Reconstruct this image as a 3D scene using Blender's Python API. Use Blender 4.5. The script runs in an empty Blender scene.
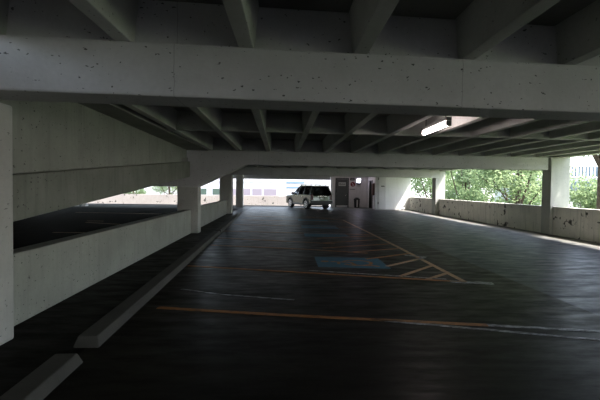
import bpy, math, random
from mathutils import Vector, Matrix
random.seed(7)
R = math.radians
S = bpy.context.scene
C = S.collection

# ---------------------------------------------------------------- camera
def ray(px, py): return Vector(((px-300)/400, (200-py)/400, -1)).normalized()
yc = ray(288, 188.6)                                   # world +Y seen in camera axes
zc = ray(700, 188.6+.013*412).cross(yc).normalized()   # world up in camera axes
if zc.y < 0: zc = -zc
xc = yc.cross(zc)
M3 = Matrix((xc, yc, zc))
cd = bpy.data.cameras.new('camera'); cam = bpy.data.objects.new('camera', cd); C.objects.link(cam)
cd.sensor_width = 36; cd.lens = 24; cd.clip_end = 500
cam.matrix_world = Matrix.Translation((0, 0, 1.5)) @ M3.to_4x4()
S.camera = cam

# ---------------------------------------------------------------- sky, sun, exposure
w = bpy.data.worlds.new('sky'); S.world = w; w.use_nodes = True
nt = w.node_tree; bg = nt.nodes['Background']
sky = nt.nodes.new('ShaderNodeTexSky'); sky.sky_type = 'NISHITA'; sky.sun_disc = False
sky.sun_elevation = R(60); sky.sun_rotation = R(122); sky.dust_density = 3; sky.air_density = 1.0; sky.ozone_density = 1
mx = nt.nodes.new('ShaderNodeMix'); mx.data_type = 'RGBA'; mx.inputs[0].default_value = .75
nt.links.new(sky.outputs[0], mx.inputs[6]); mx.inputs[7].default_value = (.92, .97, 1.0, 1)
nt.links.new(mx.outputs[2], bg.inputs[0]); bg.inputs[1].default_value = 2.7
sd = bpy.data.lights.new('sun', 'SUN'); sd.energy = 14; sd.angle = R(.6); sd.color = (1, .96, .88)
sun = bpy.data.objects.new('sun', sd); C.objects.link(sun)
sun.rotation_euler = Vector((.58, -.28, 1)).to_track_quat('Z', 'Y').to_euler()
S.view_settings.view_transform = 'Standard'; S.view_settings.look = 'None'
S.view_settings.gamma = 1; S.view_settings.use_curve_mapping = False
S.view_settings.exposure = 0.0

# ---------------------------------------------------------------- materials
def mat(name, col, rough=.8, metal=0, emit=None, es=0, spec=None):
    m = bpy.data.materials.new(name); m.use_nodes = True
    b = m.node_tree.nodes['Principled BSDF']
    b.inputs['Base Color'].default_value = (*col, 1); b.inputs['Roughness'].default_value = rough
    b.inputs['Metallic'].default_value = metal
    if spec is not None: b.inputs['Specular IOR Level'].default_value = spec
    if emit: b.inputs['Emission Color'].default_value = (*emit, 1); b.inputs['Emission Strength'].default_value = es
    return m
class N:                                                # small node helper
    def __init__(s, m): s.m = m; s.t = m.node_tree; s.b = s.t.nodes['Principled BSDF']
    def coord(s, scale=(1, 1, 1)):
        g = s.t.nodes.new('ShaderNodeNewGeometry'); v = s.t.nodes.new('ShaderNodeVectorMath'); v.operation = 'MULTIPLY'
        s.t.links.new(g.outputs['Position'], v.inputs[0]); v.inputs[1].default_value = scale; return v.outputs[0]
    def noise(s, vec, sc, det=4, rough=.6):
        n = s.t.nodes.new('ShaderNodeTexNoise'); s.t.links.new(vec, n.inputs['Vector'])
        n.inputs['Scale'].default_value = sc; n.inputs['Detail'].default_value = det; n.inputs['Roughness'].default_value = rough
        return n.outputs['Fac']
    def ramp(s, fac, a, b, va=0., vb=1.):
        r = s.t.nodes.new('ShaderNodeMapRange'); s.t.links.new(fac, r.inputs[0])
        r.inputs[1].default_value = a; r.inputs[2].default_value = b; r.inputs[3].default_value = va; r.inputs[4].default_value = vb
        return r.outputs[0]
    def math(s, op, a, b=None):
        r = s.t.nodes.new('ShaderNodeMath'); r.operation = op
        for i, v in enumerate((a, b)):
            if v is None: continue
            if isinstance(v, (int, float)): r.inputs[i].default_value = v
            else: s.t.links.new(v, r.inputs[i])
        return r.outputs[0]
    def mix(s, fac, a, b):
        r = s.t.nodes.new('ShaderNodeMix'); r.data_type = 'RGBA'
        if isinstance(fac, (int, float)): r.inputs[0].default_value = fac
        else: s.t.links.new(fac, r.inputs[0])
        for i, v in ((6, a), (7, b)):
            if isinstance(v, tuple): r.inputs[i].default_value = (*v, 1)
            else: s.t.links.new(v, r.inputs[i])
        return r.outputs[2]
    def xyz(s, vec):
        r = s.t.nodes.new('ShaderNodeSeparateXYZ'); s.t.links.new(vec, r.inputs[0]); return r.outputs
    def to(s, sock, v): s.t.links.new(v, s.b.inputs[sock])
    def bump(s, h, st=.3, d=.02):
        b = s.t.nodes.new('ShaderNodeBump'); b.inputs['Strength'].default_value = st; b.inputs['Distance'].default_value = d
        s.t.links.new(h, b.inputs['Height']); s.t.links.new(b.outputs[0], s.b.inputs['Normal'])

def concrete(name, c1, c2, pits=.0, stains=0., joints=(), streak=0., bump=.25):
    m = mat(name, c1, .85); n = N(m); p = n.coord()
    c = n.mix(n.ramp(n.noise(p, 1.3, 5), .35, .65), c1, c2)
    fine = n.noise(p, 22, 4)
    c = n.mix(n.ramp(fine, .35, .65, 0, .25), c, tuple(v*.72 for v in c1))
    if streak:
        st = n.noise(n.coord((6, 6, .5)), 1.6, 4)
        c = n.mix(n.ramp(st, .5, .72, 0, streak), c, tuple(v*.5 for v in c1))
    if pits:                                            # bug holes, chipped spots
        pm = n.noise(n.coord((1, 1, 1.7)), 21, 2, .5)
        c = n.mix(n.ramp(pm, .69, .71, 0, pits), c, (.02, .02, .018))
    if stains:                                          # patches where the paint has gone black
        a = n.noise(n.coord((1, 1, 1)), 3.0, 4, .6); b = n.noise(p, .45, 1)
        k = n.math('MULTIPLY', n.ramp(a, .60, .62), n.ramp(b, .40, .46)); k = n.math('MULTIPLY', k, stains)
        c = n.mix(k, c, (.012, .012, .010))
    x, y, z = n.xyz(p)
    for jx in joints:
        d = n.math('ABSOLUTE', n.math('SUBTRACT', n.math('ADD', x, n.ramp(n.noise(p, 9, 2), 0, 1, -.012, .012)), jx))
        c = n.mix(n.ramp(d, .001, .005, .4, 0.), c, (.03, .03, .028))
    n.to('Base Color', c); n.bump(n.noise(p, 38, 5), bump, .01)
    return m
M = {}
M['beam'] = concrete('painted concrete beam', (.56, .55, .56), (.47, .465, .47), .85, 0, (-.98, 1.60))
M['wall'] = concrete('grey concrete', (.36, .37, .33), (.28, .29, .255), .85, 0, (), .35)
M['wall_dark'] = concrete('weathered grey concrete', (.25, .26, .225), (.17, .18, .15), .9, 0, (), .5)
M['column'] = concrete('column concrete', (.52, .52, .49), (.43, .43, .41), .5, 0, (), .2)
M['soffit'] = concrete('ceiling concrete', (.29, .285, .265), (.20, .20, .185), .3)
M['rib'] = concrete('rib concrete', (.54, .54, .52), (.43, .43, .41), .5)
M['parapet'] = concrete('stained pale concrete', (.84, .80, .74), (.68, .65, .60), .5, .95, (), .6)
M['outer'] = concrete('sunlit pale concrete', (.37, .335, .315), (.31, .28, .265), .8, .9, (), .3)
M['core'] = concrete('painted stair wall', (.74, .72, .73), (.66, .645, .655), .2, 0, (), .3, .1)
M['white'] = concrete('white painted wall', (.85, .85, .85), (.78, .78, .78), 0, 0, (), .1, .1)
M['curb'] = concrete('curb concrete', (.068, .066, .058), (.042, .040, .036), .6)
M['exterior'] = mat('white facade', (.36, .36, .37), .8)

def floor_mat():
    m = mat('parking deck coating', (.04, .04, .04), .5); n = N(m); p = n.coord()
    x, y, z = n.xyz(p)
    blot = n.noise(n.coord((.45, 1.6, 1)), .9, 5, .6); streak = n.noise(n.coord((.35, 5, 1)), 1.2, 5, .7); fine = n.noise(p, 60, 3)
    stall = n.mix(n.ramp(blot, .35, .65), (.0075, .0065, .005), (.019, .0165, .013))
    stall = n.mix(n.ramp(streak, .5, .7, 0, .45), stall, (.03, .027, .023))
    tyre = n.noise(n.coord((.9, 5.0, 1)), 1.3, 6, .75)
    lane = n.mix(n.ramp(tyre, .35, .68), (.020, .023, .031), (.060, .068, .090))
    # the lane slab begins at the pour joint
    jx = n.math('SUBTRACT', x, 3.80)
    c = n.mix(n.ramp(jx, -.01, .01), stall, lane)
    jd = n.math('ABSOLUTE', jx); c = n.mix(n.ramp(jd, .01, .03, .8, 0), c, (.012, .012, .011))
    # bare asphalt strip behind the curbs
    sx = n.math('SUBTRACT', x, n.ramp(y, 3.7, 24, -1.85, -2.78))
    c = n.mix(n.ramp(sx, -.02, .02, 1, 0), c, (.007, .0055, .0045))
    lx = n.ramp(x, -3.6, -3.4, 1, 0); c = n.mix(n.math('MULTIPLY', lx, n.ramp(y, 26, 29, 1, 0)), c, (.007, .007, .0065))  # left bay darkened in the colour for the dark ceiling it reflects
    far = n.ramp(y, 28.0, 30.0); c = n.mix(n.math('MULTIPLY', far, .7), c, (.19, .19, .175))  # far floor paled in the colour for daylight entering at the rear
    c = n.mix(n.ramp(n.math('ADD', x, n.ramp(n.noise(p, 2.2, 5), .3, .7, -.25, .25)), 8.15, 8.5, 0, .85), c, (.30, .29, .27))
    c = n.mix(n.ramp(fine, .3, .7, 0, .25), c, (.008, .008, .008))
    n.to('Base Color', c)
    n.to('Roughness', n.math('ADD', n.ramp(n.noise(n.coord((1.0, 3.5, 1)), 1.6, 6, .7), .35, .65, .30, .58), n.math('MULTIPLY', lx, .3)))
    n.b.inputs['Specular IOR Level'].default_value = .13; n.to('Specular IOR Level', n.math('MULTIPLY', n.ramp(jx, -.01, .01, .6, .9), n.math('MULTIPLY', n.ramp(lx, 0, 1, .14, .02), n.ramp(sx, -.02, .02, .25, 1))))
    fs = n.noise(n.coord((1.2, 11, 1)), 1.6, 4, .7); h = n.math('ADD', n.math('MULTIPLY', fs, .8), n.math('MULTIPLY', fine, .3)); n.bump(h, .12, .006)
    return m
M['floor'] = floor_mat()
def paint(name, c, wear=.5, thr=.5, rough=.6):
    m = mat(name, c, rough); n = N(m)
    k = n.noise(n.coord((1, 3, 1)), 7, 5, .7)
    n.to('Base Color', n.mix(n.ramp(k, thr-.06, thr+.08, 0, wear), c, (.035, .033, .03)))
    return m
M['orange'] = paint('worn orange paint', (.36, .15, .035), .6, .52)
M['orange_pale'] = paint('worn pale orange paint', (.46, .29, .17), .6, .52)
M['white_paint'] = paint('worn white paint', (.40, .41, .43), .85, .48)
M['blue'] = paint('worn blue paint', (.02, .13, .20), .45, .52)
M['dark_metal'] = mat('dark painted steel', (.035, .037, .036), .5)
M['door'] = mat('dark grey door', (.07, .075, .075), .55)
M['sign_white'] = mat('white sign', (.72, .70, .70), .6)
M['sign_grey'] = mat('pale grey sign', (.45, .47, .45), .6)
M['sign_black'] = mat('black sign', (.02, .02, .025), .5)
M['sign_red'] = mat('dark red sign', (.22, .012, .02), .5)
M['brown'] = mat('dark brown red panel', (.10, .045, .035), .6)
M['black'] = mat('black plastic', (.012, .012, .012), .45)
M['tube'] = mat('lit diffuser', (.9, .9, .9), .5, 0, (1, .85, .83), 20)
M['lobby'] = mat('lit wall lamp lens', (.9, .9, .9), .5, 0, (.80, .76, 1), 16)
M['chrome'] = mat('chrome', (.7, .7, .7), .2, 1)
M['housing'] = mat('fixture housing', (.35, .35, .35), .5)
M['car'] = mat('silver car paint', (.05, .06, .044), .24, .8); M['car'].node_tree.nodes['Principled BSDF'].inputs['Coat Weight'].default_value = .6
M['rubber'] = mat('tyre rubber', (.012, .012, .012), .8)
M['rim'] = mat('alloy', (.55, .56, .58), .3, .7)
M['redlens'] = mat('red lens', (.07, .006, .008), .3)
M['plate'] = mat('licence plate', (.55, .56, .55), .5)
M['seat'] = mat('car seat', (.08, .08, .08), .8)
def glass_mat():
    m = bpy.data.materials.new('tinted car glass'); m.use_nodes = True; t = m.node_tree; t.nodes.clear()
    o = t.nodes.new('ShaderNodeOutputMaterial'); a = t.nodes.new('ShaderNodeBsdfTransparent'); g = t.nodes.new('ShaderNodeBsdfGlossy')
    x = t.nodes.new('ShaderNodeMixShader'); f = t.nodes.new('ShaderNodeFresnel')
    a.inputs[0].default_value = (.68, .72, .70, 1); g.inputs['Roughness'].default_value = .03; f.inputs[0].default_value = 1.5
    t.links.new(f.outputs[0], x.inputs[0]); t.links.new(a.outputs[0], x.inputs[1]); t.links.new(g.outputs[0], x.inputs[2]); t.links.new(x.outputs[0], o.inputs[0])
    return m
M['glass'] = glass_mat()
M['window'] = mat('dark window glass', (.05, .07, .06), .1)
M['pink_window'] = mat('window blinds', (.15, .13, .155), .8)
M['blue_glass'] = mat('blue glazing', (.10, .16, .24), .8)
M['rail_blue'] = mat('blue grey railing', (.05, .08, .12), .6)
def leaf_mat(name, c, t):
    m = bpy.data.materials.new(name); m.use_nodes = True; tr = m.node_tree; tr.nodes.clear()
    o = tr.nodes.new('ShaderNodeOutputMaterial'); d = tr.nodes.new('ShaderNodeBsdfDiffuse'); l = tr.nodes.new('ShaderNodeBsdfTranslucent')
    x = tr.nodes.new('ShaderNodeMixShader'); x.inputs[0].default_value = .5
    g = tr.nodes.new('ShaderNodeNewGeometry'); r = tr.nodes.new('ShaderNodeMix'); r.data_type = 'RGBA'
    tr.links.new(g.outputs['Random Per Island'], r.inputs[0])
    r.inputs[6].default_value = (*c, 1); r.inputs[7].default_value = (c[0]*.45, c[1]*.55, c[2]*.5, 1)
    tr.links.new(r.outputs[2], d.inputs[0]); l.inputs[0].default_value = (*t, 1)
    tr.links.new(d.outputs[0], x.inputs[1]); tr.links.new(l.outputs[0], x.inputs[2]); tr.links.new(x.outputs[0], o.inputs[0])
    return m
M['leaf'] = leaf_mat('bright leaf', (.22, .285, .155), (.32, .40, .22))
M['leaf_b'] = leaf_mat('deep leaf', (.17, .23, .13), (.26, .34, .18))
M['bark'] = concrete('bark', (.09, .065, .045), (.05, .035, .025), 0, 0, (), .6, .6)
M['grass'] = mat('lawn', (.10, .16, .05), .9)
M['asphalt'] = mat('outside paving', (.30, .30, .29), .9)

# ---------------------------------------------------------------- mesh helpers
class MB:
    def __init__(s): s.v = []; s.f = []
    def add(s, vs, fs):
        k = len(s.v); s.v += [tuple(v) for v in vs]; s.f += [tuple(i+k for i in f) for f in fs]; return s
    def box(s, x0, x1, y0, y1, z0, z1, sh=0):           # sh: skew of the cross direction, y += sh*x
        P = [(x, y+sh*x, z) for z in (z0, z1) for x, y in ((x0, y0), (x1, y0), (x1, y1), (x0, y1))]
        return s.add(P, [(3, 2, 1, 0), (4, 5, 6, 7), (0, 1, 5, 4), (1, 2, 6, 5), (2, 3, 7, 6), (3, 0, 4, 7)])
    def loft(s, A, B):                                  # closed prism between two equal rings
        n = len(A)
        return s.add(list(A)+list(B), [tuple(range(n))[::-1], tuple(range(n, 2*n))]+[(i, (i+1) % n, n+(i+1) % n, n+i) for i in range(n)])
    def tube(s, a, b, r0, r1=None, n=12):
        a = Vector(a); b = Vector(b); r1 = r0 if r1 is None else r1; d = (b-a).normalized()
        u = d.orthogonal().normalized(); v = d.cross(u)
        ring = lambda c, r: [c+r*(math.cos(t)*u+math.sin(t)*v) for t in [2*math.pi*i/n for i in range(n)]]
        return s.loft(ring(a, r0), ring(b, r1))
    def ribbon(s, pts, w, z0=.001, z1=.004):            # flat painted line through points on the floor
        for (ax, ay), (bx, by) in zip(pts, pts[1:]):
            d = Vector((bx-ax, by-ay)); q = Vector((-d.y, d.x)).normalized()*w/2
            ring = [(ax-q.x, ay-q.y), (bx-q.x, by-q.y), (bx+q.x, by+q.y), (ax+q.x, ay+q.y)]
            s.loft([(x, y, z0) for x, y in ring], [(x, y, z1) for x, y in ring])
        return s
    def build(s, name, m, parent=None, bev=0, smooth=False):
        me = bpy.data.meshes.new(name); me.from_pydata(s.v, [], s.f); me.update()
        import bmesh
        b = bmesh.new(); b.from_mesh(me); bmesh.ops.recalc_face_normals(b, faces=b.faces); b.to_mesh(me); b.free()
        me.materials.append(m); o = bpy.data.objects.new(name, me); C.objects.link(o)
        if parent: o.parent = parent
        if bev:
            k = o.modifiers.new('bevel', 'BEVEL'); k.width = bev; k.segments = 2; k.limit_method = 'ANGLE'
        if smooth:
            for p in me.polygons: p.use_smooth = True
        return o
def tag(o, label=None, cat=None, group=None, kind=None):
    if label: o['label'] = label
    if cat: o['category'] = cat
    if group: o['group'] = group
    if kind: o['kind'] = kind
    return o
def empty(name, loc=(0, 0, 0), rz=0):
    o = bpy.data.objects.new(name, None); C.objects.link(o); o.location = loc; o.rotation_euler = (0, 0, rz); return o
def copy_tree(o, parent=None):
    c = o.copy(); C.objects.link(c); c.parent = parent
    for ch in list(o.children): copy_tree(ch, c)
    return c
def struct(o): o['kind'] = 'structure'; return o

# ---------------------------------------------------------------- floor and ground
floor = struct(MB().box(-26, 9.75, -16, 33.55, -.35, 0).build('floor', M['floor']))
struct(MB().box(9.8, 120, -60, 160, -4.2, -4).build('trim_1', M['grass']))
struct(MB().box(-120, 9.8, 33.6, 160, -1.3, -1).build('trim_2', M['asphalt']))
struct(MB().box(-120, 9.75, -80, -16.1, -.5, -.2).build('trim_3', M['asphalt']))

# ---------------------------------------------------------------- ceiling: slab, ribs, cross diaphragms
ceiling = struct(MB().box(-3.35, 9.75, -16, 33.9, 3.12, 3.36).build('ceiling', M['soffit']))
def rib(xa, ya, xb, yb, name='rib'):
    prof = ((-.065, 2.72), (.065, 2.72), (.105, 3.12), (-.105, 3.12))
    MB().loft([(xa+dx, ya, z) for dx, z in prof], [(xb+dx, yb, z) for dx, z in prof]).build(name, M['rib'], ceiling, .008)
BEAMS = ((3.54, .085), (13.28, .06), (23.4, .05), (33.0, .0))
web = lambda k, x: BEAMS[k][0]+BEAMS[k][1]*x
for i in range(-2, 10):
    x = -.38+1.02*i; rib(x, -5.75, x, web(0, x)+.10); rib(x, -15.9, x, -6.1)
def skx(i, y): return -.57+.948*i-.02*(y-8.7)
for i in range(-2, 11):
    if skx(i, 8) > 9.3: continue
    for k in range(3):
        ya = web(k, skx(i, web(k, 0)))+.36; yb = web(k+1, skx(i, web(k+1, 0)))+.08
        rib(skx(i, ya), ya, skx(i, yb), yb)
for yd in (8.75, 18.6, 28.3):
    MB().box(-2.6, 9.5, yd, yd+.16, 2.725, 3.12, .05).build('diaphragm', M['rib'], ceiling, .008)
MB().box(-2.6, 9.5, -1.6, -1.44, 2.76, 3.12, .05).build('diaphragm', M['rib'], ceiling, .008)
MB().box(-3.3, 9.45, -6.2, -5.8, 2.27, 3.12).build('cross_beam', M['rib'], ceiling, .01)
for ya, yb in ((4.2, 13.3), (13.9, 23.2)):              # solid strip of slab along the left wall
    MB().box(-3.3, -2.62, ya, yb, 2.70, 3.12).build('edge_strip', M['soffit'], ceiling, .01)
MB().box(9.45, 9.75, -15.9, 33.8, 2.70, 3.12).build('edge_strip', M['rib'], ceiling, .01)

# ---------------------------------------------------------------- cross beams
def beam(k, x0, x1, label, haunch=False, m='beam'):
    y, sh = BEAMS[k]; b = MB()
    Z = 2.27
    if haunch:
        ring = [(-3.55, 1.52), (-2.93, 1.52), (-1.36, Z), (x1, Z), (x1, 2.72), (-3.55, 2.72)]
        b.loft([(x, y+sh*x, z) for x, z in ring], [(x, y+sh*x+.44, z) for x, z in ring])
        b.box(-20, -3.551, y, y+.44, 1.52, 2.3, sh)
    else: b.box(x0, x1, y, y+.44, Z, 2.72, sh)
    b.box(-3.2, x1, y+.10, y+.34, 2.72, 3.12, sh)
    o = b.build('concrete_beam', M[m], None, .018)
    return tag(o, label, 'beam')
beam(0, -4.2, 9.4, 'pale painted concrete beam nearest the camera, spanning the full width overhead')
beam(1, -3.6, 9.15, 'second concrete beam from the camera, with a sloping haunch at the left column', True)
beam(2, -4.0, 9.1, 'third concrete beam, half hidden behind the haunched beam', m='beam')
beam(3, -7.7, 3.5, 'farthest concrete beam, over the opening at the back behind the car')

# ---------------------------------------------------------------- columns
def column(x0, x1, y0, y1, z1, label):
    o = MB().box(x0, x1, y0, y1, 0, z1).build('concrete_column', M['column'], None, .02)
    return tag(o, label, 'column')
column(-3.4, -2.65, 3.25, 3.95, 2.26, 'nearest concrete column, cut off by the left edge of the photo')
column(-3.6, -2.92, 13.12, 13.54, 1.519, 'concrete column under the sloping haunch, standing in the left low wall')
column(-3.95, -3.25, 23.2, 23.8, 2.27, 'slender concrete column at the far end of the left low wall')
column(-4.17, -3.62, 32.2, 32.72, 3.11, 'small far column in front of the bright rear opening, left of the car')
column(9.2, 9.88, 13.75, 14.25, 2.72, 'large bright column on the right between two windowless openings onto trees')
column(9.05, 9.65, 24.3, 24.9, 2.70, 'farther right column beside the white stair wall opening')
struct(MB().box(9.12, 9.72, 3.9, 4.5, 0, 2.26).build('trim_7', M['column'], None, .02))

# ---------------------------------------------------------------- left side: low wall and sloping spandrel
def skewwall(name, m, xf, y0, y1, za, zb, th, sl=-.03, bev=.015, parent=None):
    # za, zb: functions of y giving bottom and top; face towards the aisle at xf + sl*(y-4)
    A = []; B = []
    for y, L in ((y0, A), (y1, B)):
        x = xf+sl*(y-4)
        L += [(x-th, y, za(y)), (x, y, za(y)), (x, y, zb(y)), (x-th, y, zb(y))]
    return MB().loft(A, B).build(name, m, parent, bev)
wl = struct(skewwall('wall_left', M['wall'], -2.87, 3.93, 13.11, lambda y: 0, lambda y: .775, .22))
struct(skewwall('wall_left', M['wall'], -2.92, 13.55, 23.19, lambda y: 0, lambda y: .80, .22))
zb = lambda y: 1.13+.084*(y-4.6)
def spandrel(y0, y1):
    u = struct(skewwall('wall_left', M['wall'], -3.00, y0, y1, lambda y: zb(y)+.5, lambda y: max(2.70, zb(y)+.9), .2))
    skewwall('ledge', M['wall_dark'], -2.90, y0, y1, zb, lambda y: zb(y)+.5, .3, parent=u)
spandrel(3.93, 13.04)
spandrel(13.6, 23.0)
# the ramp floor carried by the spandrel, seen only from below through the left opening
r = MB(); A = []; B = []
for y, L in ((-6, A), (33, B)):
    L += [(-20, y, zb(y)+.45), (-3.25, y, zb(y)+.45), (-3.25, y, zb(y)+.62), (-20, y, zb(y)+.62)]
struct(r.loft(A, B).build('ceiling', M['soffit']))
struct(MB().box(-3.2, -2.95, -16, 3.2, 0, 2.7).build('wall_left', M['wall']))
struct(MB().box(-3.5, -3.36, 23.1, 33.5, 3.1, 4.4).build('wall_left', M['wall']))  # added to block sun coming in between the slab and the ramp
struct(MB().box(-20.5, -7.8, 32.9, 33.3, 2.0, 3.8).build('wall_rear', M['wall']))
struct(MB().box(-3.3, 9.5, -16, -15.8, 0, 1.0).build('wall_back', M['parapet']))
struct(MB().box(-20.6, -3.3, -6.3, -6, 0, 2.7).build('wall_back', M['wall']))
struct(MB().box(-21, -20.6, -6, 33, 0, 4.4).build('wall_left', M['wall']))

# ---------------------------------------------------------------- right side: low wall
for y0, y1 in ((4.51, 13.74), (14.26, 24.29), (24.91, 30.35), (-16, 3.89)):
    o = struct(MB().box(9.30, 9.50, y0, y1, 0, .965).build('wall_right', M['parapet'], None, .012))
    MB().box(9.28, 9.52, y0, y1, .966, .985).build('coping', M['parapet'], o, .004)

# ---------------------------------------------------------------- rear: sunlit wall outside
struct(MB().box(-45, 3.5, 36.4, 36.62, -1, .83).build('wall_rear', M['outer'], None, .015))
struct(MB().box(-26, 3.5, 33.3, 33.5, 0, .07).build('trim_4', M['dark_metal']))

# ---------------------------------------------------------------- stair core at the rear right
core = struct(MB().box(3.55, 6.85, 33.2, 33.4, 0, 3.1).build('wall_rear', M['core'], None, .01))
struct(MB().box(3.55, 3.82, 33.0, 33.19, 0, 2.27).build('trim_5', M['core'], None, .02))
sw = MB().box(6.65, 6.8, 30.41, 31.2, 0, 2.75).box(6.65, 6.8, 32.6, 33.19, 0, 2.75).box(6.65, 6.8, 31.2, 32.6, 2.25, 2.75)
struct(sw.build('wall_stair', M['core'], None, .008))
struct(MB().box(6.65, 7.45, 30.2, 30.4, 0, 2.75).build('wall_front', M['core'], None, .015))
struct(MB().box(7.46, 9.4, 30.36, 30.55, 0, 2.75).build('wall_front', M['white'], None, .015))
struct(MB().box(9.2, 9.4, 30.56, 33.6, 0, 2.75).build('wall_right', M['core']))
struct(MB().box(6.81, 9.19, 33.2, 33.4, 0, 2.75).build('wall_rear', M['door']))
struct(MB().box(7.44, 7.50, 30.30, 30.357, 0, 2.75).build('trim_6', M['white']))

# steel door in the rear wall
d = struct(empty('door_1', (4.5, 33.18, 0)))
MB().box(-.46, .46, -.03, 0, .05, 2.34).build('door_leaf', M['door'], d, .006)
fr = MB().box(-.55, -.47, -.06, .0, 0, 2.44).box(.47, .55, -.06, .0, 0, 2.44).box(-.47, .47, -.06, .0, 2.35, 2.44)
fr.build('door_frame', M['dark_metal'], d, .005)
MB().box(-.46, .46, -.045, -.03, .05, .16).build('kick_plate', M['sign_white'], d)
MB().tube((.37, -.08, 1.02), (.24, -.08, 1.02), .014).tube((.37, -.03, 1.02), (.37, -.08, 1.02), .014).build('door_handle', M['chrome'], d)
sg = MB().box(-.30, .30, -.05, -.031, 1.78, 2.08).build('door_sign', M['sign_grey'], d)
gl = MB()
for i, (x, h) in enumerate(((-.25, .14), (-.16, .14), (-.07, .10), (.02, .14), (.11, .10), (.19, .14))):
    gl.box(x, x+.05, -.055, -.051, 1.86, 1.86+h)
gl.build('lettering', M['door'], sg)
# small signs on the painted wall
def wsign(x0, x1, z0, z1, m, label, name='wall_sign', cat='sign'):
    t = empty(name, ((x0+x1)/2, 33.19, (z0+z1)/2)); hw = (x1-x0)/2; hh = (z1-z0)/2
    MB().box(-hw, hw, -.02, 0, -hh, hh).build('panel', M[m], t, .004)
    return tag(t, label, cat)
a = wsign(5.16, 5.54, 2.25, 2.46, 'sign_black', 'small black sign above the red and white round sign, right of the door')
MB().box(-.13, .13, -.026, -.021, .01, .04).box(-.10, .10, -.026, -.021, -.05, -.02).build('lettering', M['sign_grey'], a)
a = wsign(5.12, 5.66, 1.62, 2.20, 'sign_white', 'square white sign with a dark red disc and pale symbol, right of the door')
MB().tube((0, -.021, .02), (0, -.027, .02), .20, n=32).build('disc', M['sign_red'], a)
MB().loft([(-.08, -.028, .10), (-.04, -.028, .13), (.05, -.028, .02), (.01, -.028, -.01)], [(-.08, -.032, .10), (-.04, -.032, .13), (.05, -.032, .02), (.01, -.032, -.01)]).box(-.01, .05, -.032, -.028, -.12, .0).build('symbol', M['sign_white'], a)
a = wsign(5.74, 6.04, 1.90, 2.00, 'sign_black', 'narrow dark sign plate right below the lit wall lamp')
a = wsign(5.74, 6.04, 1.76, 1.85, 'sign_grey', 'narrow pale sign plate, lowest of those under the lit wall lamp')
MB().box(-.13, .13, -.025, -.021, -.015, .015).build('lettering', M['sign_black'], a)
a = wsign(5.12, 5.60, 1.47, 1.54, 'sign_grey', 'thin pale strip sign under the square sign with the red disc')
MB().box(-.2, .2, -.025, -.021, -.012, .012).build('lettering', M['sign_black'], a)
a = empty('wall_lamp', (5.87, 33.19, 2.24)); tag(a, 'small glowing wall lamp mounted above the waste bin, right of the signs', 'lamp')
MB().box(-.18, .18, -.05, 0, -.18, .18).build('housing', M['housing'], a, .01)
MB().box(-.14, .14, -.075, -.051, -.16, .16).build('lens', M['lobby'], a, .02)
# doorway into the stair (dark), on the side wall
d = struct(empty('door_2', (6.66, 31.9, 0)))
MB().box(-.02, .16, -.70, -.64, 0, 2.25).box(-.02, .16, .64, .70, 0, 2.25).box(-.02, .16, -.64, .64, 2.19, 2.25).build('door_frame', M['dark_metal'], d, .005)
MB().box(.10, .14, -.64, .64, .01, 2.19).build('door_leaf', M['black'], d)
a = empty('wall_cabinet', (6.64, 30.78, 0)); tag(a, 'narrow dark reddish brown cabinet on the stair side wall by the dark doorway', 'cabinet')
MB().box(-.12, .009, -.26, .26, 1.08, 2.0).build('case', M['brown'], a, .01)
MB().box(-.14, -.121, -.20, .20, 1.14, 1.94).build('front_panel', M['brown'], a, .004)
# hinges and a plaque on the front panel
a = empty('steel_panel', (7.05, 30.19, 0)); tag(a, 'pale steel panel with two dark hinges and a plaque, left of the white wall', 'panel')
MB().box(-.18, .36, -.04, 0, .05, 2.6).build('panel', M['core'], a, .01)
for z in (.5, 2.33): MB().tube((-.20, -.06, z-.09), (-.20, -.06, z+.09), .03).build('hinge', M['dark_metal'], a)
MB().box(.0, .26, -.055, -.041, 1.74, 1.81).build('plaque', M['sign_black'], a)
# waste bin
a = empty('waste_bin', (5.67, 32.75, 0)); tag(a, 'black round waste bin with a white vertical stripe below the signs', 'bin')
MB().tube((0, 0, 0), (0, 0, .66), .20, .24, 24).build('body', M['black'], a, 0)
MB().tube((0, 0, .66), (0, 0, .72), .26, .26, 24).tube((0, 0, .72), (0, 0, .84), .24, .12, 24).build('lid', M['black'], a)
MB().loft([(-.05, -.225, .06), (.05, -.225, .06), (.05, -.262, .64), (-.05, -.262, .64)], [(-.05, -.19, .06), (.05, -.19, .06), (.05, -.20, .64), (-.05, -.20, .64)]).build('stripe', M['sign_white'], a)
# white lumps in place of a sun spot at the white wall's foot
for x, y, s in ((8.72, 29.95, .17), (8.45, 30.05, .09)):
    o = MB()
    ring = lambda z, k: [(x+k*s*(1+.25*math.sin(3*t))*math.cos(t), y+k*s*math.sin(t), z) for t in [i*math.pi/5 for i in range(10)]]
    o.loft(ring(0, 1), ring(s*.6, .9)).loft(ring(s*.601, .9), ring(s*1.1, .45))
    tag(o.build('sun_spot', M['white'], None, .01), 'larger white lump standing in for a sun spot at the foot of the white wall' if s > .1 else 'smaller white lump standing in for a sun spot at the foot of the white wall', 'sun_spot')

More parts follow.
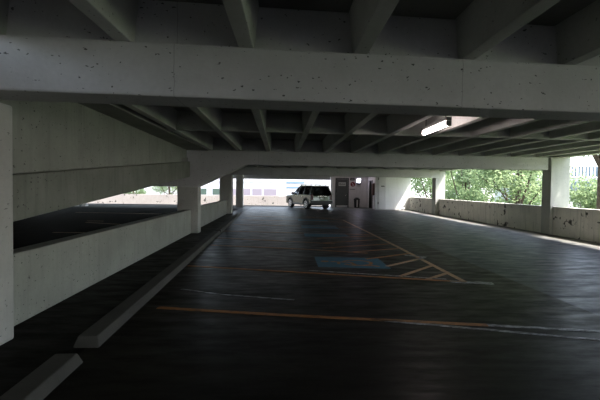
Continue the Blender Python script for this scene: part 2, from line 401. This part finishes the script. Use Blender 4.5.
# ---------------------------------------------------------------- curbs
def curb(x0, y0, x1, y1, label):
    d = Vector((x1-x0, y1-y0)).normalized(); q = Vector((-d.y, d.x)); prof = ((0, 0), (.24, 0), (.21, .10), (.03, .10))
    e = .05
    A = [(x0+q.x*a+d.x*(e if z else 0), y0+q.y*a+d.y*(e if z else 0), z) for a, z in prof]
    B = [(x1+q.x*a-d.x*(e if z else 0), y1+q.y*a-d.y*(e if z else 0), z) for a, z in prof]
    return tag(MB().loft(A, B).build('concrete_curb', M['curb'], None, .012), label, 'curb')
def cx(y): return -1.73-.0478*(y-3.68)
curb(cx(1.2), 1.2, cx(3.42), 3.42, 'short concrete curb nearest the camera at bottom left')
curb(cx(3.72), 3.72, cx(13.2), 13.2, 'long concrete curb behind the nearest one, beginning at the gap')
curb(cx(13.3), 13.3, cx(23.2), 23.2, 'farthest concrete curb, running to the far end of the left low wall')

# ---------------------------------------------------------------- painted marks
def line(pts, w, m, name='painted_line'):
    MB().ribbon(pts, w).build(name, M[m], floor)
line([(-1.6, 4.98), (-.2, 4.73), (1.2, 4.52), (2.25, 4.37)], .085, 'orange')
line([(2.25, 4.37), (3.6, 4.15)], .07, 'white_paint')
line([(.98, 4.55), (2.2, 4.22), (3.3, 3.9)], .05, 'white_paint')
line([(-1.55, 5.9), (-.9, 5.6), (.1, 5.35)], .05, 'white_paint')
line([(-1.2, 2.75), (-.4, 2.62)], .07, 'orange')
line([(-1.9, 7.66), (.3, 7.12), (1.9, 6.72), (2.95, 6.46)], .085, 'orange')
line([(.4, 7.3), (1.9, 6.9), (2.7, 6.66)], .05, 'white_paint')
line([(2.7, 6.5), (3.35, 6.36)], .16, 'white_paint')
line([(2.93, 6.45), (2.91, 10.4), (2.84, 14), (2.7, 19.3)], .095, 'orange_pale')
for (xa, ya), (xb, yb), m in (((2.35, 6.62), (2.88, 7.12), 'orange_pale'), ((1.96, 6.85), (2.88, 7.85), 'orange_pale'), ((1.95, 7.75), (2.88, 8.62), 'orange_pale'),
                              ((1.70, 8.55), (2.88, 9.35), 'orange'), ((1.45, 9.45), (2.86, 10.15), 'orange'), ((.9, 10.1), (2.86, 11.0), 'orange'), ((.9, 11.0), (2.85, 12.0), 'orange'), ((.9, 12.1), (2.82, 12.9), 'orange')):
    line([(xa, ya), (xb, yb)], .085, m)
line([(2.85, 8.55), (3.1, 8.9), (2.7, 9.1)], .10, 'white_paint')
line([(-2.0, 10.45), (.4, 9.9), (1.5, 9.5), (1.9, 9.35)], .08, 'orange')
line([(-2.1, 12.0), (.2, 11.3), (1.3, 10.9)], .08, 'orange')
for y in (13.9, 16.4, 18.9, 21.4):
    line([(-2.2, y), (2.75, y-.7)], .09, 'orange')
line([(2.7, 19.3), (1.0, 21.5)], .09, 'orange')
def pad(x0, x1, y0, y1, sk=-.1):
    return MB().box(x0, x1, y0, y1, .0005, .002, sk).build('painted_square', M['blue'], floor)
pd = pad(.60, 1.98, 7.72, 8.86)
pad(.55, 1.95, 12.6, 13.7); pad(.55, 1.95, 15.3, 16.5); pad(.5, 1.9, 18.6, 19.6)
sy = MB(); cxx, cyy = 1.42, 8.10                        # wheelchair symbol lying on its side
arc = [(cxx+.30*math.cos(t), cyy+.28*math.sin(t)) for t in [R(-150+i*20) for i in range(16)]]
sy.ribbon(arc, .07, .0021, .004)
sy.ribbon([(.90, 8.22), (1.30, 8.14), (1.36, 7.84), (1.72, 7.80), (1.80, 7.72)], .075, .0021, .004)
sy.ribbon([(1.05, 8.18), (1.04, 7.95)], .06, .0021, .004)
sy.tube((.78, 8.24, .0021), (.78, 8.24, .004), .085, n=16)
sy.build('wheelchair_symbol', M['orange'], pd)
# lines in the neighbouring bay behind the left low wall
for pts in ([(-8.6, 17.4), (-7.9, 17.4)], [(-8.3, 16.7), (-6.4, 15.9)], [(-7.5, 13.0), (-6.5, 13.0)], [(-12, 23), (-7, 22.4)]):
    line(pts, .12, 'orange_pale')

# ---------------------------------------------------------------- ceiling lamp
a = empty('fluorescent_lamp', (2.74, 7.45, 2.60)); tag(a, 'lit elongated fluorescent lamp hanging between two ceiling ribs', 'lamp')
MB().box(-.05, .05, -.66, .66, .105, .17).build('housing', M['housing'], a, .02)
db = MB(); n = 14
A = [(.042*math.cos(2*math.pi*i/n), -.60, .055+.04*math.sin(2*math.pi*i/n)) for i in range(n)]
db.loft(A, [(x, .60, z) for x, y, z in A]); db.build('diffuser', M['tube'], a, .01)
for y in (-.5, .5): MB().tube((0, y, .17), (0, y, .52), .012).build('hanger', M['dark_metal'], a)
for y in (-.635, .635): MB().box(-.045, .045, y-.03, y+.03, .012, .10).build('end_cap', M['housing'], a, .01)

added_lamp = copy_tree(a); added_lamp.location = (5.13, 31.55, 2.62)  # unseen lamp added behind the far beam to brighten the door wall
added_lamp['label'] = 'second fluorescent lamp, added unseen behind the far beam to light the wall with the door and signs'
# ---------------------------------------------------------------- two pale blocks at the far edge of the left bay
for x, s, lab in ((-15.8, .36, 'larger pale bluish block far away in the left bay, seen under the sloping beam'), (-15.05, .26, 'smaller white block right of the bluish one in the left bay')):
    b = MB().loft([(x-s*.6, 29.9, 0), (x+s*.6, 29.9, 0), (x+s*.6, 30.4, 0), (x-s*.6, 30.4, 0)], [(x-s*.5, 30, s*.7), (x+s*.5, 30, s*.7), (x+s*.5, 30.3, s*.7), (x-s*.5, 30.3, s*.7)])
    tag(b.build('pale_block', M['white'], None, .02), lab, 'block')

# ---------------------------------------------------------------- the parked SUV
def make_suv():
    root = empty('suv', (1.56, 31.0, 0), R(90+25))
    tag(root, 'silver sport utility vehicle with roof rack parked at the far end', 'car')
    W = .90; wr = .37; xf, xr = 1.34, -1.34
    prof = [(-2.13, .42), (-2.16, .60), (-2.12, .98), (-2.08, 1.12), (.78, 1.10), (.92, 1.08), (1.95, .98), (2.10, .88), (2.16, .62), (2.12, .36)]
    bottom = []
    for cxw in (xf, xr):
        bottom += [(cxw+.45, .33)] if False else []
        bottom += [(cxw+.45*math.cos(t), .37+.45*math.sin(t)) for t in [R(-5+i*19) for i in range(11)]]
    ring = prof + bottom
    b = MB(); yy = ((-W, 0), (-W+.0, 0))
    def inset(y, k): return [(x*(1-.012*k) if abs(x) > 1.9 else x, y, z if z < 1.0 else z-.02*k) for x, z in ring]
    b.loft(inset(-W, 1), inset(W, 1))
    b.build('body', M['car'], root, .035)
    # inner wells and floor
    MB().box(-2.0, 2.0, -.66, .66, .30, .95).build('underbody', M['black'], root)
    # cladding, bumpers
    MB().box(-2.24, -2.02, -.88, .88, .40, .66).build('rear_bumper', M['black'], root, .04)
    MB().box(2.02, 2.22, -.86, .86, .34, .64).build('front_bumper', M['car'], root, .05)
    for s in (-1, 1):
        MB().box(-.86, .86, s*.88-.04, s*.88+.04, .30, .42).build('side_step', M['black'], root, .02)
    # roof and pillars
    roof = [(-1.92, .64, 1.70), (-1.45, .66, 1.755), (-.2, .66, 1.765), (.08, .64, 1.72), (.08, -.64, 1.72), (-.2, -.66, 1.765), (-1.45, -.66, 1.755), (-1.92, -.64, 1.70)]
    MB().loft([(x, y, z-.06) for x, y, z in roof], roof).build('roof', M['car'], root, .015)
    def quadslab(P, th, name, m, par=root):
        P = [Vector(p) for p in P]; nrm = (P[1]-P[0]).cross(P[2]-P[0]).normalized()*th
        return MB().loft([p-nrm/2 for p in P], [p+nrm/2 for p in P]).build(name, M[m], par)
    for s in (-1, 1):
        lo = lambda x: Vector((x, s*.86, 1.09)); hi = lambda x: Vector((x, s*.65, 1.71))
        def pil(x0, x1, w0, w1, nm='pillar', mm='car'):
            quadslab([lo(x0-w0/2), lo(x0+w0/2), hi(x1+w1/2), hi(x1-w1/2)], .04, nm, mm)
        pil(.90, .05, .12, .10); pil(.02, -.05, .10, .09, mm='black'); pil(-.86, -.86, .11, .10, mm='black'); pil(-1.92, -1.85, .34, .24)
        for (a0, a1, b0, b1) in ((.07, .84, 0.0, .02), (-.81, -.03, -.81, -.10), (-1.75, -.92, -1.73, -.92)):
            quadslab([lo(a0), lo(a1), hi(b1), hi(b0)], .008, 'side_window', 'glass')
        MB().box(-1.7, .0, s*.60-.018, s*.62+.018, 1.80, 1.83).box(-1.7, -1.62, s*.62-.02, s*.62+.02, 1.75, 1.81).box(-.1, -.02, s*.60-.02, s*.62+.02, 1.74, 1.81).box(-.8, -.72, s*.62-.02, s*.62+.02, 1.75, 1.81).build('roof_rail', M['black'], root, .006)
        mr = MB().box(.62, .78, s*.90, s*1.08, 1.06, 1.24)
        mr.build('side_mirror', M['black'], root, .03)
        for x in (.12, -.80): MB().box(x, x+.16, s*.905-.012, s*.905+.012, .93, .97).build('door_handle', M['chrome'], root, .006)
        MB().loft([(-2.17, s*.89, .70), (-2.17, s*.70, .70), (-2.13, s*.70, 1.08), (-2.10, s*.89, 1.08)], [(-1.98, s*.905, .72), (-2.05, s*.70, .72), (-2.05, s*.70, 1.06), (-1.96, s*.905, 1.06)]).build('tail_light', M['redlens'], root)
        MB().loft([(2.14, s*.84, .66), (2.14, s*.55, .66), (2.10, s*.55, .86), (2.08, s*.84, .86)], [(1.95, s*.905, .68), (2.02, s*.55, .68), (2.02, s*.55, .84), (1.93, s*.905, .84)]).build('headlight', M['plate'], root)
        for xw in (xf, xr):
            fl = MB(); k = 12
            for i in range(k):
                t0, t1 = R(i*180/k), R((i+1)*180/k)
                P = [(xw+r*math.cos(t), .37+r*math.sin(t)) for r, t in ((.44, t0), (.50, t0), (.50, t1), (.44, t1))]
                fl.loft([(x, s*.86, z) for x, z in P], [(x, s*.925, z) for x, z in P])
            fl.build('wheel_arch', M['dark_metal'], root)
            c = MB(); n = 28
            def rg(y, r): return [(xw+r*math.cos(2*math.pi*i/n), y, wr+r*math.sin(2*math.pi*i/n)) for i in range(n)]
            ys = s*.66; ye = s*.90
            c.loft(rg(ys, wr-.02), rg(ys+s*.03, wr)); c.loft(rg(ys+s*.03, wr), rg(ye-s*.03, wr)); c.loft(rg(ye-s*.03, wr), rg(ye, wr-.03))
            ty = c.build('wheel', M['rubber'], root)
            rm = MB().loft(rg(ye-s*.02, .10), rg(ye+s*.012, .07)); 
            for i in range(n):
                a0, a1 = 2*math.pi*i/n, 2*math.pi*(i+1)/n
                P = [(xw+r*math.cos(t), wr+r*math.sin(t)) for r, t in ((.215, a0), (.255, a0), (.255, a1), (.215, a1))]
                rm.loft([(x, ye-s*.01, z) for x, z in P], [(x, ye+s*.008, z) for x, z in P])
            for i in range(6):
                t = R(60*i+12); u = Vector((math.cos(t), 0, math.sin(t))); v = Vector((-u.z, 0, u.x)); c0 = Vector((xw, 0, wr))
                P = [c0+u*.06-v*.04, c0+u*.22-v*.028, c0+u*.22+v*.028, c0+u*.06+v*.04]
                rm.loft([p+Vector((0, ye-s*.01, 0)) for p in P], [p+Vector((0, ye+s*.006, 0)) for p in P])
            rm.build('rim', M['rim'], ty)
    for x in (-1.2, -.35): MB().box(x, x+.04, -.62, .62, 1.815, 1.84).build('roof_bar', M['black'], root, .005)
    quadslab([(1.0, -.82, 1.08), (1.0, .82, 1.08), (.08, .63, 1.70), (.08, -.63, 1.70)], .01, 'windshield', 'glass')
    quadslab([(-2.09, -.74, 1.12), (-2.09, .74, 1.12), (-1.92, .58, 1.66), (-1.92, -.58, 1.66)], .01, 'rear_window', 'glass')
    MB().box(-2.06, -1.90, -.66, .66, 1.66, 1.72).box(-2.14, -1.96, -.66, .66, 1.70, 1.735).build('spoiler', M['car'], root, .015)
    MB().box(-2.165, -2.14, -.16, .16, .78, .92).build('licence_plate', M['plate'], root)
    MB().box(-2.175, -2.13, -.36, .36, .95, 1.0).build('trim_strip', M['chrome'], root, .005)
    MB().tube((-2.13, .35, 1.22), (-2.09, -.25, 1.25), .012).build('wiper', M['black'], root)
    for x in (-.05, -1.0):
        for y in (-.38, .38):
            if x < -.5 and False: continue
            MB().box(x-.14, x, y-.24, y+.24, .96, 1.38).box(x-.11, x-.03, y-.12, y+.12, 1.38, 1.58).build('car_seat', M['seat'], root, .04)
    return root
make_suv()

# ---------------------------------------------------------------- trees
def foliage_mesh(seed, n, rad, zc, leaf=.15, blobs=26):
    rnd = random.Random(seed); b = []
    for i in range(blobs):
        a = rnd.uniform(0, 2*math.pi); rr = rad*math.sqrt(rnd.random())*.8; zz = rnd.uniform(-1, 1)
        k = math.sqrt(max(.1, 1-zz*zz)); b.append((Vector((rr*k*math.cos(a), rr*k*math.sin(a), zc+zz*zc*.78)), rad*rnd.uniform(.22, .42)))
    V = []; F = []
    for i in range(n):
        c, r = b[rnd.randrange(blobs)]
        d = Vector((rnd.gauss(0, 1), rnd.gauss(0, 1), rnd.gauss(0, .8))).normalized()*r*rnd.uniform(.45, 1.08)
        p = c+d; u = Vector((rnd.gauss(0, 1), rnd.gauss(0, 1), rnd.gauss(0, 1))).normalized(); v = u.orthogonal().normalized()
        s = leaf*rnd.uniform(.6, 1.25); u = u*s; v = v*s*.5; k = len(V)
        V += [p-u, p-u*.1+v, p+u, p-u*.1-v]; F.append((k, k+1, k+2, k+3))
    me = bpy.data.meshes.new('foliage'); me.from_pydata([tuple(v) for v in V], [], F); me.update(); return me, b
def make_tree(seed, n, rad, zc, leaf, trunk_h, m, name='tree'):
    root = empty(name); me, bl = foliage_mesh(seed, n, rad, zc, leaf)
    me.materials.append(M[m]); fo = bpy.data.objects.new('foliage', me); C.objects.link(fo); fo.parent = root; fo.location.z = trunk_h
    t = MB(); t.tube((0, 0, 0), (.12, .05, trunk_h*.6), .26, .2, 14).tube((.12, .05, trunk_h*.6), (0, 0, trunk_h+zc), .2, .12, 14)
    rnd = random.Random(seed)
    for c, r in rnd.sample(bl, 11):
        z0 = trunk_h*rnd.uniform(.7, 1)+zc*rnd.uniform(0, .7); t.tube((.05, .02, z0), (c.x, c.y, c.z+trunk_h), .09, .025, 8)
    t.build('trunk', M['bark'], root)
    return root
protos = [make_tree(3, 9000, 3.6, 4.8, .15, 2.6, 'leaf'), make_tree(11, 9000, 3.7, 5.0, .16, 2.2, 'leaf_b')]
used = [False, False]
spots = [  # x, y, z, scale, rz, proto, label
 (15.4, 6.2, -4, .9, 10, 1, 'leafy tree outside the right frame edge shading the low wall'),
 (14.6, 18.6, -4, .52, 80, 0, 'low leafy tree below the distant building, right of the large column'),
 (17.8, 21.5, -4, .5, 150, 1, 'small tree behind the low one, right of the large column'),
 (15.0, 25.7, -4, .9, 200, 0, 'leafy tree at the right part of the wide opening, beside the large column'),
 (15.0, 32.9, -4, .9, 130, 1, 'leafy tree in the middle of the wide right opening'),
 (14.8, 40.2, -4, .9, 300, 0, 'leafy tree seen between the white wall and the far right column'),
 (24, 38.5, -4, 1.0, 40, 1, 'taller tree standing behind the front row in the wide right opening'),
 (22.5, 47.0, -4, 1.0, 75, 0, 'tree far back beyond the far right column'),
 (-12.6, 43.0, -2.3, .56, 20, 0, 'pale green tree behind the sunlit rear wall, rightmost one seen through the left opening'),
 (-16.6, 43.6, -2.3, .56, 120, 1, 'pale green tree behind the sunlit rear wall, middle one seen through the left opening'),
 (-20.6, 43.0, -2.3, .56, 220, 0, 'pale green tree behind the sunlit rear wall, leftmost one seen through the left opening')]
for x, y, z, s, rz, k, lab in spots:
    o = copy_tree(protos[k]) if used[k] else protos[k]; used[k] = True
    o.location = (x, y, z); o.scale = (s, s, s); o.rotation_euler.z = R(rz)
    tag(o, lab, 'tree', 'trees on the right' if x > 0 else 'trees at the rear left')
tr = make_tree(29, 5000, 2.9, 3.0, .15, 6.9, 'leaf'); tr.location = (11.3, 14.1, -4)
tag(tr, 'tall dark trunked tree close behind the low wall at the right photo edge', 'tree', 'trees on the right')

# ---------------------------------------------------------------- buildings outside
a = empty('white_building', (0, 60, 0)); tag(a, 'white building beyond the rear opening, with a row of windows', 'building')
MB().box(-22, -1.4, 0, 8, -1, 5.0).build('wall', M['exterior'], a)
MB().box(-15.5, -1.3, -.10, -.01, 2.45, 2.53).build('cornice', M['sign_grey'], a)
def win(x0, x1, z0, z1, m):
    f = MB().box(x0-.08, x1+.08, -.09, -.01, z0-.08, z1+.08).build('window', M['exterior'], a)
    MB().box(x0, x1, -.12, -.091, z0, z1).build('pane', M[m], f)
win(-13.2, -12.1, .45, 1.35, 'window'); win(-11.2, -9.8, .45, 1.35, 'window')
for x0, x1 in ((-8.6, -7.2), (-7.0, -5.6), (-5.3, -3.9), (-3.6, -1.7)): win(x0, x1, .2, 1.4, 'pink_window')
a = empty('glass_building', (0, 75, 0)); tag(a, 'pale building with blue glazing bands seen above the car', 'building')
MB().box(-1.2, 9, 0, 8, -1, 5).build('wall', M['exterior'], a)
for z in (1.5, 2.4): MB().box(-.3, (3.1 if z > 2 else 2.0), -.1, -.01, z+.1, z+.38).build('window_band', M['blue_glass'], a)
a = empty('distant_building', (43, 55, -4)); tag(a, 'distant white building with blue grey railings, upper right beyond the trees', 'building')
MB().box(-10, 14, 0, 8, 0, 7.6).build('wall', M['exterior'], a)
for z in (5.6, 7.7):
    rl = MB().box(-10, 14, -.3, -.2, z+1.3, z+1.4)
    for i in range(49): rl.box(-10+i*.5, -9.80+i*.5, -.3, -.2, z, z+1.3)
    rl.build('railing', M['rail_blue'], a)
